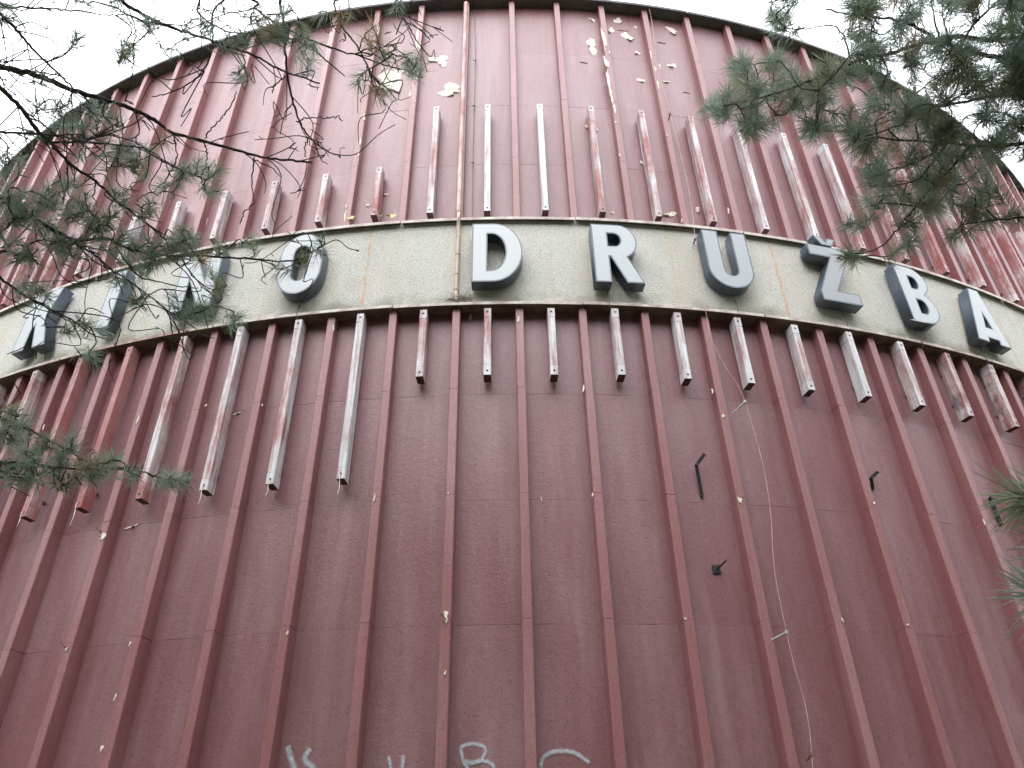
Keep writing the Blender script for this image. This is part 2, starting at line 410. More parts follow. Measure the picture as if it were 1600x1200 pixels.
# sign band with its flashings
mb = MB(); mb.ring([(RW-.02, ZB+.006), (RR+.012, ZB+.006), (RR, ZB+.035), (RR, ZT-.012), (RW-.02, ZT+.02)], -PI, PI, 280)
band = mb.local('sign_band', M_BAND, bld)
mb = MB(); mb.ring([(RW-.02, ZB-.004), (RR+.030, ZB-.004), (RR+.030, ZB+.004), (RW-.02, ZB+.004)], -PI, PI, 280)
mb.local('band_underside', M_UNDER, band)
for k in range(-20, 20, 3):
    for q in range(2):
        o = rf.uniform(-.003, .003); t = rf.uniform(-.003, .003); mb = MB()
        if q == 0: pr = [(RW-.01, ZT+.030), (RW-.01, ZT+.026), (RR+.044+t, ZT-.004+o), (RR+.044+t, ZT-.034+o), (RR+.050+t, ZT-.034+o), (RR+.050+t, ZT+.002+o)]
        else: pr = [(RR-.01, ZB+.034), (RR-.01, ZB+.030), (RR+.044+t, ZB+.012+o), (RR+.042+t, ZB-.016+o), (RR+.050+t, ZB-.016+o), (RR+.050+t, ZB+.016+o)]
        mb.ring(pr, ribth(k)+.0005, ribth(k+3)-.0005, 12)
        mb.local('flashing_strip', M_FLASH if q == 0 else (M_FLASH2 if rf.random() < .6 else M_FLASH), band)

# places where the paint has come away (cream plaster), each its own patch
def patch(px, py, w, h, R, rot=0, n=19, rough=.62, mat=M_CREAM, flap=False):
    rnd = random.Random(int(px*13+py*7)); th, z = hit(px, py, R); s = px_size(px, py, R)
    v = []; ph = rnd.uniform(0, 6)
    for i in range(n):
        a = 2*PI*i/n; r = 1 - rough + rough*(rnd.random()*.8 + .35*math.sin(2*a+ph) + .25*math.sin(3*a+ph*2)+.3)
        x, y = math.cos(a)*w/2*r, math.sin(a)*h/2*r
        x, y = x*math.cos(rot)-y*math.sin(rot), x*math.sin(rot)+y*math.cos(rot)
        v.append((th + x*s[0]/R, z - y*s[1]))
    V = [P(a, b, R+.0035) for a, b in v] + [P(a + (th-a)*-.08, b + (z-b)*-.08, R-.002) for a, b in v]
    c = P(th, z, R+.0035); V.append(c)
    f = [(i, (i+1) % n, 2*n) for i in range(n)] + [(i+n, (i+1) % n+n, (i+1) % n, i) for i in range(n)]
    o = obj('peeled_patch', V, f, mat, bld)
    if flap and max(w, h) > 6:                          # loose paint flap, added so part of the lower edge looks shaded
        i0 = int(n*rnd.uniform(.05, .3)); k = rnd.randint(3, 5); fv = []; ff = []
        for j in range(k+1):
            a, b = v[(i0+j) % n]; t = math.sin(PI*(j+.25)/(k+.5)); fv += [P(a, b, R+.001), P(a+(a-th)*.05, b+(b-z)*.22*t+.004*t, R+.004+.016*t*rnd.uniform(.6, 1.1))]
        for j in range(k): ff.append((2*j, 2*j+1, 2*j+3, 2*j+2))
        obj('paint_flake', fv, ff, M_WALL, bld)
    return o
def px_size(px, py, R):
    t0, z0 = hit(px, py, R); t1, _ = hit(px+2, py, R); _, z1 = hit(px, py-2, R)
    return abs(t1-t0)*R/2, abs(z1-z0)/2
WPATCH = [(924, 71, 20, 22), (980, 57, 18, 15), (965, 33, 13, 11), (925, 31, 14, 5), (993, 43, 6, 4), (996, 83, 8, 6), (1002, 126, 11, 7), (1050, 103, 15, 8), (1049, 47, 22, 8),
          (1041, 128, 12, 4), (918, 198, 7, 9), (933, 203, 4, 8), (1003, 255, 7, 7), (1048, 335, 22, 9), (1090, 327, 9, 8), (957, 333, 9, 3), (702, 141, 38, 20), (686, 93, 32, 14), (692, 100, 16, 9),
          (612, 124, 46, 30), (598, 135, 24, 16), (575, 321, 7, 6), (603, 304, 9, 4), (604, 88, 12, 8), (206, 823, 18, 4), (371, 646, 14, 4), (955, 47, 11, 10), (320, 345, 10, 14), (1142, 500, 3, 3), (846, 780, 2, 10), (735, 497, 5, 12)]
for x, y, a, b in WPATCH: patch(x, y, a, b, whit(x, y)[2]+.0015, random.Random(x).uniform(-.25, .25), flap=True)
M_CRACK = mat_simple('crack_paint', (.09, .038, .042), (.13, .06, .065), .9)
rk = random.Random(77)
for x, y, a in ((912, 98, 14), (973, 48, 16), (1034, 67, 13), (1072, 145, 12), (606, 51, 14)):
    patch(x, y, a, 1.3, whit(x, y)[2]+.0012, rk.uniform(-.12, .12), 15, .8, M_CRACK).name = 'paint_crack'
RPATCH = [(912, 607, 5, 12), (810, 498, 6, 9), (521, 512, 4, 10), (585, 778, 4, 12), (697, 962, 12, 18), (695, 1052, 5, 9), (449, 989, 4, 9), (203, 1006, 4, 7), (180, 1089, 4, 9), (159, 1169, 5, 14), (104, 1014, 4, 8),
          (161, 838, 8, 16), (1156, 781, 8, 13), (926, 773, 5, 7), (1130, 650, 6, 6), (1113, 611, 4, 7), (700, 771, 3, 4), (1538, 816, 4, 9), (1366, 786, 4, 5), (1418, 976, 5, 4), (1071, 967, 8, 4), (1316, 968, 4, 7), (652, 60, 8, 30), (656, 72, 9, 10),
          (591, 47, 5, 18), (510, 92, 5, 13), (513, 70, 4, 5), (569, 184, 4, 13), (563, 222, 3, 16), (560, 240, 3, 10), (641, 147, 5, 11), (944, 62, 7, 44), (947, 97, 8, 22), (951, 128, 8, 40), (955, 148, 9, 20), (960, 168, 5, 14), (952, 82, 4, 6),
          (1017, 85, 4, 12), (1028, 132, 5, 12), (1024, 108, 3, 10), (1031, 104, 4, 8), (962, 191, 4, 4), (968, 242, 4, 4), (539, 338, 5, 18), (541, 322, 3, 8), (1138, 329, 4, 8), (68, 668, 3, 8), (216, 655, 4, 12), (322, 633, 5, 4), (410, 633, 3, 3), (1043, 212, 3, 4), (1065, 345, 3, 6)]
for x, y, a, b in RPATCH: patch(x, y, a*.8, b, RR+.003, 0, 13, .7)

# spray-painted strokes near the foot of the wall
def mat_spray():
    M = Mat('spray_paint', .6, .4); uv = N(M.t, 'ShaderNodeUVMap'); sx = N(M.t, 'ShaderNodeSeparateXYZ'); M.L(uv.outputs[0], sx.inputs[0])
    M.color(M.mix(M.step(M.noise(40, 3), .35, .65), (.48, .55, .62), (.66, .71, .76)))
    e = M.math('ABSOLUTE', M.math('SUBTRACT', M.math('MULTIPLY', sx.outputs['Y'], 2), 1))
    a = M.math('SUBTRACT', 1, M.math('POWER', e, 1.6), True)
    a = M.math('MULTIPLY', a, M.math('ADD', M.math('MULTIPLY', M.noise(70, 4, .7), 1.6), -.15), True)
    M.L(M.math('MULTIPLY', a, .92, True), M.b.inputs['Alpha']); return M.m
M_SPRAY = mat_spray()
def stroke(pts, w):
    L2 = smooth_line([(a, b, 0) for a, b in pts], 8); v = []; f = []
    R = whit(pts[0][0], pts[0][1])[2] + .005; q = []
    for p in L2: th, z = hit(p.x, p.y, R); q.append((th*R, z))
    hw = w*px_size(pts[0][0], pts[0][1], R)[0]/2
    for i, (a, b) in enumerate(q):
        a0, b0 = q[max(i-1, 0)]; a1, b1 = q[min(i+1, len(q)-1)]; dx, dy = a1-a0, b1-b0; l = math.hypot(dx, dy) or 1
        nx, ny = -dy/l*hw, dx/l*hw
        v += [P((a+nx)/R, b+ny, R), P((a-nx)/R, b-ny, R)]
    for i in range(len(q)-1): f.append((2*i, 2*i+1, 2*i+3, 2*i+2))
    o = obj('graffiti_stroke', v, f, M_SPRAY, bld); uvl = o.data.uv_layers.new(name='UVMap')
    for lp in o.data.loops: uvl.data[lp.index].uv = (lp.vertex_index//2/len(q), lp.vertex_index % 2)
    o['label'] = 'pale blue-white sprayed stroke low on the wall'
for pts, wd in (([(449, 1166), (454, 1184), (461, 1204), (468, 1226)], 12), ([(485, 1170), (477, 1181), (478, 1190), (488, 1199), (494, 1215), (486, 1240)], 11),
                ([(607, 1182), (610, 1196), (613, 1220)], 8), ([(630, 1180), (629, 1196), (624, 1222)], 8),
                ([(727, 1196), (722, 1182), (721, 1168), (731, 1163), (746, 1163), (757, 1168), (757, 1178), (750, 1188), (736, 1192), (728, 1190), (731, 1206), (734, 1232)], 8), ([(734, 1193), (750, 1189), (764, 1191), (772, 1200), (772, 1216), (760, 1232)], 8),
                ([(845, 1240), (845, 1204), (848, 1186), (858, 1177), (876, 1173), (894, 1175), (908, 1182), (921, 1192)], 9)): stroke(pts, wd)

# ------------------------------------------------------------------ letters of the sign
def arc(cx, cy, rx, ry, a0, a1, n=14):
    return [(cx + rx*math.cos(math.radians(a0+(a1-a0)*i/n)), cy + ry*math.sin(math.radians(a0+(a1-a0)*i/n))) for i in range(n+1)]
def stadium(x0, x1, y0, y1, ry):
    cx = (x0+x1)/2; rx = (x1-x0)/2
    return arc(cx, y1-ry, rx, ry, 0, 180, 20) + arc(cx, y0+ry, rx, ry, 180, 360, 20)
H = .770
LET = {
 'K': (-.3685, [[(-.322, 0), (-.155, 0), (-.155, .265), (-.125, .325), (-.030, 0), (.150, 0), (.000, .425), (.100, H+.03), (-.075, H+.03), (-.155, .56), (-.155, H+.02), (-.322, H+.02)]]),
 'I': (-.3027, [[(-.085, 0), (.085, 0), (.085, H), (-.085, H)]]),
 'N': (-.2245, [[(-.250, 0), (-.112, 0), (-.112, .40), (.055, 0), (.205, 0), (.205, H), (.065, H), (.065, .37), (-.105, H), (-.250, H)]]),
 'O': (-.1430, [stadium(-.232, .222, -.005, .790, .30), stadium(-.082, .076, .165, .625, .105)]),
 'D': (-.0010, [[(-.187, 0), (.02, 0)] + arc(.02, H/2, .285, H/2, -90, 90, 24) + [(-.187, H)], [(-.038, .140), (.0, .140)] + arc(.0, H/2, .142, H/2-.140, -90, 90, 20) + [(-.038, H-.140)]]),
 'R': (.0903, [[(-.222, 0), (-.064, 0), (-.064, .335), (-.052, .335), (.085, 0), (.258, 0), (.118, .335)] + arc(.045, .545, .182, .225, -62, 90, 18) + [(-.222, H)], [(-.064, .475), (.0, .475)] + arc(.0, .562, .064, .087, -90, 90, 12) + [(-.064, .649)]]),
 'U': (.1775, [[(-.236, H), (-.236, .255)] + arc(0, .255, .236, .245, 180, 360, 24) + [(.236, H), (.076, H), (.076, .255)] + arc(.004, .255, .072, .085, 0, -180, 14) + [(-.068, H)]]),
 'Z': (.2660, [[(-.238, 0), (.215, 0), (.215, .149), (-.03, .149), (.215, .64), (.215, H), (-.238, H), (-.238, .621), (.0, .621), (-.238, .125)]]),
 'B': (.3424, [[(-.204, 0), (.01, 0)] + arc(.0, .215, .198, .215, -90, 62, 16) + arc(.0, .585, .188, .195, -55, 90, 16) + [(-.204, H+.01)], [(-.052, .130), (.0, .130)] + arc(.0, .225, .062, .095, -90, 90, 10) + [(-.052, .320)], [(-.052, .475), (-.005, .475)] + arc(-.005, .56, .056, .085, -90, 90, 10) + [(-.052, .645)]]),
 'A': (.4105, [[(-.260, 0), (-.092, 0), (-.078, .062), (.078, .062), (.070, 0), (.238, 0), (.095, H), (-.060, H)], [(-.046, .215), (.050, .215), (.004, .415)]]),
}
LZ = {'K': 4.890, 'I': 4.895, 'N': 4.895, 'O': 4.905, 'D': 4.893, 'R': 4.903, 'U': 4.935, 'Z': 4.948, 'B': 4.905, 'A': 4.880}
LDESC = {'K': 'pale sign letter K at the left end of the band, half behind pine', 'I': 'pale sign letter I between K and N, behind pine needles', 'N': 'pale sign letter N left of the O, covered by pine twigs',
         'O': 'pale oval sign letter O with a pine tuft across it', 'D': 'clean white sign letter D beside the conduit', 'R': 'white sign letter R between D and U', 'U': 'pale grey sign letter U between R and Z',
         'Z': 'dull grey sign letter Z with a caron above it', 'B': 'bright white sign letter B between Z and A', 'A': 'bright white sign letter A at the right end of the band'}
LTINT = {'K': .90, 'I': .92, 'N': .85, 'O': .90, 'D': 1.0, 'R': .97, 'U': .82, 'Z': .66, 'B': 1.0, 'A': 1.0}
def extrude(loops, y_back, y_front, z0, inset=0):
    """fill outline with holes through a 2D curve, extruded along local Y"""
    cu = bpy.data.curves.new('c', 'CURVE'); cu.dimensions = '2D'; cu.fill_mode = 'BOTH'; cu.extrude = abs(y_front-y_back)/2; cu.offset = -inset
    for lp in loops:
        s = cu.splines.new('POLY'); s.points.add(len(lp)-1); s.use_cyclic_u = True
        for p, (x, y) in zip(s.points, lp): p.co = (x, y, 0, 1)
    t = bpy.data.objects.new('c', cu); col.objects.link(t)
    dg = bpy.context.evaluated_depsgraph_get(); me = bpy.data.meshes.new_from_object(t.evaluated_get(dg))
    bpy.data.objects.remove(t); bpy.data.curves.remove(cu)
    yc = (y_back+y_front)/2
    for v in me.vertices: v.co = Vector((v.co.x, yc - v.co.z, v.co.y + z0))
    me.materials.clear(); return me
def orient(lp, ccw=True):
    a = sum(lp[i][0]*lp[(i+1) % len(lp)][1] - lp[(i+1) % len(lp)][0]*lp[i][1] for i in range(len(lp)))
    return lp if (a > 0) == ccw else lp[::-1]
def dedupe(lp):
    o = []
    for p in lp:
        if not o or math.hypot(p[0]-o[-1][0], p[1]-o[-1][1]) > 1e-4: o.append(p)
    return o
def part(name, me, mat, parent):
    me.name = name; me.materials.append(mat); return link(bpy.data.objects.new(name, me), parent)
for ch, (th, loops) in LET.items():
    root = empty('sign_letter', P(th, LZ[ch], RR+.02), th)
    tag(root, LDESC[ch], 'letter', 'raised letters of the sign')
    groups = [[orient(dedupe(lp), i == 0) for i, lp in enumerate(loops)]]
    if ch == 'Z':
        groups.append([orient([(-.128, .915), (-.050, .795), (.078, .795), (.140, .905), (.045, .905), (.010, .835), (-.035, .915)])])
    for gi, g in enumerate(groups):
        nm = '' if gi == 0 else 'caron_'
        part(nm + 'return', extrude(g, -.004, -.128, 0), M_SHELL, root)
        part(nm + 'trim', extrude(g, -.1285, -.1310, 0, -.001), M_TRIM, root)
        fc = part(nm + 'face', extrude(g, -.1312, -.1325, 0, .0125), M_FACE, root)
        t = LTINT[ch]; fc.color = (min(1, t), min(1, t), min(1, t*1.01), 1)
    if ch in 'ORUZBA':                                 # feed wire from the letter down over the flashing
        mb = MB(); x = {'O': .0, 'R': -.1, 'U': .02, 'Z': .03, 'B': -.1, 'A': -.12}[ch]
        mb.tube(smooth_line([(x, -.03, .02), (x+.004, -.024, -.06), (x+.012, -.036, -.115), (x+.01, -.034, -.19), (x+.016, -.02, -.24)], 4), .0035, 5)
        mb.local('feed_wire', M_WIRED, root)

# ------------------------------------------------------------------ weathered battens above and below the band
def ordinal(n):
    names = ['first', 'second', 'third', 'fourth', 'fifth', 'sixth', 'seventh', 'eighth', 'ninth', 'tenth', 'eleventh', 'twelfth', 'thirteenth', 'fourteenth', 'fifteenth', 'sixteenth', 'seventeenth', 'eighteenth', 'nineteenth', 'twentieth']
    if n <= 20: return names[n-1]
    return ['twenty-first', 'twenty-second', 'twenty-third', 'twenty-fourth', 'twenty-fifth', 'twenty-sixth', 'twenty-seventh', 'twenty-eighth', 'twenty-ninth', 'thirtieth', 'thirty-first'][n-21]
BW, BD = .033, .12
def bar_meshes(z0, z1):
    cap = .105
    out = []
    m = MB(); m.box(-BW, BW, -BD, 0, z0+cap+.0015, z1-cap-.0015, .003); out.append(('body', m, M_BAR))
    for a, b in ((z0, z0+cap), (z1-cap, z1)):
        m = MB(); m.box(-BW-.0008, BW+.0008, -BD-.0008, 0, a, b, .003); out.append(('end_cap', m, M_BAR))
    for z in (z0+.045, z1-.045):
        m = MB(); n = 10; v = [(.0105*math.cos(2*PI*i/n), -BD-.0018, z+.0105*math.sin(2*PI*i/n)) for i in range(n)] + [(.0105*math.cos(2*PI*i/n), -BD+.002, z+.0105*math.sin(2*PI*i/n)) for i in range(n)]
        m.add(v, [tuple(range(n-1, -1, -1))] + [(i, (i+1) % n, (i+1) % n+n, i+n) for i in range(n)]); out.append(('bolt_hole', m, M_HOLE))
    for z in (z0+.2, z1-.2): m = MB(); m.box(-.012, .012, 0, .045, z-.012, z+.012); out.append(('fixing', m, M_RUST))
    m2 = []
    for n, q, mt in out:
        me = mesh(n, q.v, q.f, [mt, M_BAREND])
        for p in me.polygons:
            if n == 'end_cap' and p.normal.z < -.9: p.material_index = 1      # downward faces of the end caps take the darker red-brown
        m2.append((n, me))
    return m2
WEAR_LO = {-9.5: .62, -8.5: .60, -7.5: .46, -6.5: .36, -5.5: .62, -4.5: .70, -3.5: .72, -2.5: .80, -1.5: .74, -.5: .72, .5: .74, 1.5: .78, 2.5: .76, 3.5: .78, 4.5: .72, 5.5: .84, 6.5: .66, 7.5: .60, 8.5: .60, 9.5: .55}
WEAR_UP = {-1.5: .66, -.5: .84, .5: .86, 1.5: .60, 2.5: .64, 3.5: .66, 4.5: .74, 5.5: .72, 6.5: .68, 7.5: .60, 8.5: .54, 9.5: .60, 10.5: .58, 11.5: .55, -2.5: .62, -3.5: .66, -4.5: .70, -5.5: .74, -6.5: .72, -7.5: .80}
BZ = {('lo', 'long'): (2.91, 4.655), ('lo', 'short'): (3.895, 4.66), ('up', 'short'): (5.985, 6.735), ('up', 'long'): (5.965, 7.735)}
BM = {q: bar_meshes(*[z for z in v]) for q, v in BZ.items()}
rb = random.Random(21)
for row, k0, k1 in (('lo', -10, 9), ('up', -15, 14)):
    for i, kk in enumerate(range(k0, k1+1)):
        k = kk + .5
        ln = ('long' if k < -2 else 'short') if row == 'lo' else ('short' if k < -2 else 'long')
        wear = (WEAR_LO if row == 'lo' else WEAR_UP).get(k, .60 + rb.uniform(-.1, .1))
        th = ribth(k) + rb.uniform(-.0006, .0006)
        z0 = BZ[(row, ln)][0] + rb.uniform(-.008, .008)
        root = empty('wall_batten', P(th, 0, RR-.075), th); root.location.z += rb.uniform(-.008, .008)
        look = 'faded red' if wear < .55 else ('red and white weathered' if wear < .7 else 'whitish worn')
        tag(root, f'{ln} {look} batten {"below" if row == "lo" else "above"} the sign band, {ordinal(i+1)} from the left', 'batten', f'battens {"below" if row == "lo" else "above"} the sign band')
        dirt = .75 if (row == 'lo' and k > 7) else rb.uniform(0, .25)
        for nm, me in BM[(row, ln)]:
            o = bpy.data.objects.new(nm, me); o.color = (max(0, min(1, wear + (rb.uniform(-.03, .12) if nm == 'end_cap' else 0))), dirt, 0, 1); link(o, root)
        if row == 'lo' and k in (-9.5, -8.5, -7.5, -6.5, -4.5, -3.5, -2.5):
            z = BZ[(row, ln)][0]; m = MB(); l = rb.uniform(.06, .18)
            m.tube(smooth_line([(0, -BD+.002, z+.045), (-.004, -BD-.018, z+.03), (.0, -BD-.012, z-.02), (.008, -BD-.016, z-l*.6), (-.004, -BD-.01, z-l)], 4), .003, 5); m.local('loose_wire', M_WIREW, root)
# ------------------------------------------------------------------ conduit, cables, lightning wire
thc = ribth(-1) - .004/RR
cond = empty('cable_conduit', P(thc, ZB, RR)); tag(cond, 'pinkish clipped conduit running down a rib and across the sign band', 'conduit')
mb = MB(); zs = [9.96 - i*(9.96-5.93)/40 for i in range(41)]
mb.tube([P(thc - .003/RR + random.uniform(-.002, .002)/RR, z, RR+.012) for z in zs], .026, 8); mb.world('upper_pipe', M_CONDU, cond, smooth=True)
mb = MB(); thl = thc + .004/RR
mb.tube(smooth_line([P(thl, 5.96, RR+.02), P(thl, 5.91, RR+.055), P(thl, 5.84, RR+.064), P(thl, 5.76, RR+.030), P(thl, 5.5, RR+.020), P(thl, 5.1, RR+.020), P(thl, 4.84, RR+.02), P(thl+.004/RR, 4.77, RR+.04)], 4), .0185, 8); mb.world('lower_pipe', M_CONDL, cond, smooth=True)
for z in [9.7, 9.25, 8.86, 8.4, 8.0, 7.82, 7.62, 7.25, 6.95, 6.55, 6.3, 6.08]:
    mb = MB(); mb.tube([P(thc - .003/RR, z-.011, RR+.012), P(thc - .003/RR, z+.011, RR+.012)], .0285, 8); mb.world('clip', M_CONDU, cond)
for z in [5.62, 5.38, 5.12, 4.92]:
    mb = MB(); mb.tube([P(thl, z-.008, RR+.02), P(thl, z+.008, RR+.02)], .0235, 8); mb.world('clip', M_CONDL, cond)
# thin cable right of the conduit
pts = [hit(x, y, RW+.035) for x, y in ((741, 14), (742, 40), (743, 95), (741, 166), (739, 255), (738, 338))]
cab = empty('thin_cable', P(pts[-1][0], pts[-1][1], RW)); tag(cab, 'thin dark cable on clips beside the conduit above the band', 'cable')
mb = MB(); mb.tube(smooth_line([P(a, z, RW+.035) for a, z in pts], 6), .0035, 5); mb.world('cable', M_WIRED, cab)
for a, z in pts[2:5]:
    mb = MB(); mb.tube([P(a, z, RW-.005), P(a, z, RW+.05)], .0055, 5); mb.tube([P(a-.03/RW, z, RW+.04), P(a+.012/RW, z+.005, RW+.04)], .005, 5); mb.world('clip', M_WIRED, cab)
# lightning conductor
LW = [(1013, 8), (1019, 36), (1024, 80), (1034, 130), (1047, 178), (1062, 235), (1075, 290), (1083, 340), (1086, 374), (1089, 400), (1098, 455), (1103, 488), (1112, 530), (1135, 575), (1152, 600), (1164, 628), (1180, 680), (1194, 735), (1204, 800), (1208, 868), (1214, 915), (1229, 988), (1241, 1040), (1258, 1100), (1266, 1150), (1268, 1178), (1271, 1215)]
off = lambda y: RR+.03 if y < 60 else (RR+.05 if y < 360 else (RR+.075 if y < 500 else RR+.06))
wp = []
for x, y in LW: R = off(y); a, z = hit(x, y, R); wp.append(P(a, z, R))
lw = empty('lightning_wire', wp[-1]); tag(lw, 'thin pinkish lightning wire hanging down the right of the wall on holders', 'wire')
mb = MB(); mb.tube(smooth_line(wp, 5), .0024, 5); mb.world('wire', M_WIREP, lw)
for (x, y), (bx, by), m in (((1047, 178), (1044, 192), M_RUST), ((1086, 374), (1082, 386), M_RUST), ((1164, 628), (1145, 646), M_STEEL), ((1229, 988), (1204, 1001), M_STEEL), ((1268, 1178), (1262, 1188), M_RUST)):
    R = off(y); a, z = hit(x, y, R); b, zb = hit(bx, by, RR if by > 500 else RW+.01)
    p1, p0 = P(a, z, R), P(b, zb, (RR if by > 500 else RW)-.01)
    mb = MB(); mb.tube(smooth_line([p0, p0.lerp(p1, .5), p1], 3), .0065, 6); mb.tube([p1 + Vector((0, 0, -.012)), p1 + Vector((0, 0, .012))], .013, 7); mb.world('holder', m, lw)
# ------------------------------------------------------------------ iron brackets left on the wall
def bracket(name, label, A, B, C, wd=.028, pl=True):
    """A foot on the wall, B elbow standing off, C top of the arm (photo pixels with radii)"""
    p = [P(*whit(x, y, o)) for x, y, o in (A, B, C)]
    r = empty(name, p[0]); tag(r, label, 'bracket', 'iron brackets left on the wall')
    def flat(a, b, nm):
        d = (b-a).normalized(); s = d.cross(Vector((0, -1, 0)));  s = (s.normalized() if s.length > .01 else Vector((1, 0, 0)))*wd/2; t = d.cross(s).normalized()*.004
        v = [a-s-t, a+s-t, a+s+t, a-s+t, b-s-t, b+s-t, b+s+t, b-s+t]
        obj(nm, v, [(0, 1, 2, 3), (7, 6, 5, 4), (0, 4, 5, 1), (1, 5, 6, 2), (2, 6, 7, 3), (3, 7, 4, 0)], M_BLACK, r)
    flat(p[0], p[1], 'leg'); flat(p[1], p[2], 'arm')
    mb = MB(); mb.tube([p[1] + Vector((0, -.02, 0)), p[1] + Vector((0, .02, 0))], .012, 6); mb.world('bolt', M_BLACK, r)
    mb = MB(); n = P(hit(A[0], A[1], RW)[0], 0, 1) - P(hit(A[0], A[1], RW)[0], 0, 0)
    mb.tube([p[0] - n*(A[2]+.005), p[0] + n*.012], .010, 6); mb.world('foot_bolt', M_BLACK, r)
bracket('wall_bracket', 'bent black iron bracket between two ribs, below the lower battens', (1097, 776, .006), (1088, 727, .06), (1101, 709, .10))
bracket('wall_bracket', 'black iron bracket half hidden behind a rib at the right', (1364, 764, .006), (1361, 747, .05), (1372, 737, .09))
bracket('wall_bracket', 'flat black iron bracket at the right edge beside the pine tuft', (1564, 820, .012), (1547, 778, .03), (1560, 784, .06), .04)
a, z, R_ = whit(1119, 890)
pg = empty('anchor_plate', P(a, z, R_), a); tag(pg, 'small black anchor plate with a pin sticking out of the wall', 'anchor')
mb = MB(); mb.box(-.032, .032, -.010, .004, -.034, .034); mb.local('plate', M_BLACK, pg)
mb = MB(); mb.tube([(0, 0, 0), (.02, -.06, .012), (.045, -.13, .03)], [.009, .008, .006], 6); mb.local('pin', M_BLACK, pg)
# small rusty hooks left in ribs
for x, y, lab in ((104, 1012, 'small rusty hook in a rib at the lower left'), (159, 832, 'small rusty hook over a cream chip left of the long battens'), (697, 968, 'dark hook in a cream chip on a central rib')):
    a, z = hit(x, y, RR); p = P(a, z, RR); r = empty('rib_hook', p); tag(r, lab, 'hook', 'hooks left in the ribs')
    mb = MB(); mb.tube([p + Vector((0, .01, 0)), p + Vector((-.01, -.03, .005)), p + Vector((-.035, -.04, .03))], .005, 6); mb.world('hook', M_RUST, r)
# leaves and litter lying on the flashing
def leaf(px, py, R, s, seed, lab):
    rnd = random.Random(seed); a, z = hit(px, py, R); c = P(a, z, R); v = []; n = 11
    ax = Vector((rnd.uniform(-1, 1), rnd.uniform(-.2, .2), rnd.uniform(-.3, .6))).normalized(); up = Vector((rnd.uniform(-.3, .3), -.6, .8)); sd = ax.cross(up).normalized()
    for i in range(n):
        t = 2*PI*i/n; rr = s*(1 + .35*math.cos(5*t) + rnd.uniform(-.1, .1)); v.append(c + ax*rr*math.cos(t) + sd*rr*.8*math.sin(t) + Vector((0, 0, rnd.uniform(-.15, .25)*s)))
    v2 = [p + Vector((0, 0, .002)) for p in v]; k = len(v)
    f = [(i, (i+1) % n, 2*n) for i in range(n)] + [((i+1) % n+n, i+n, 2*n+1) for i in range(n)] + [(i, i+n, (i+1) % n+n, (i+1) % n) for i in range(n)]
    o = obj('fallen_leaf', v + v2 + [c, c + Vector((0, 0, .002))], f, M_LEAF, None, c); tag(o, lab, 'leaf', 'fallen leaves on the band')
leaf(602, 337, RR+.01, .055, 3, 'yellowish dry leaf on the flashing left of the conduit, the left one'); leaf(613, 337, RR+.0, .045, 5, 'yellowish dry leaf on the flashing left of the conduit, the right one'); leaf(548, 340, RR+.0, .05, 9, 'upright dry leaf on the flashing above the letter O')
nest = MB(); rn = random.Random(5); a, z = hit(716, 470, RR+.03); c = P(a, z, RR+.03)
for i in range(46):
    d = Vector((rn.gauss(0, 1), rn.gauss(0, .25), rn.uniform(-.05, .7))).normalized(); l = rn.uniform(.04, .16); p = c + Vector((rn.uniform(-.14, .14), rn.uniform(-.015, .015), rn.uniform(0, .015)))
    nest.tube([p, p + d*l*.5 + Vector((0, 0, .01)), p + d*l], [.0022, .0018, .001], 3, False)
tag(nest.world('twig_litter', M_TWIGD, None, c), 'tangle of dry twigs on the lower flashing at the foot of the conduit', 'twigs', None, 'stuff')

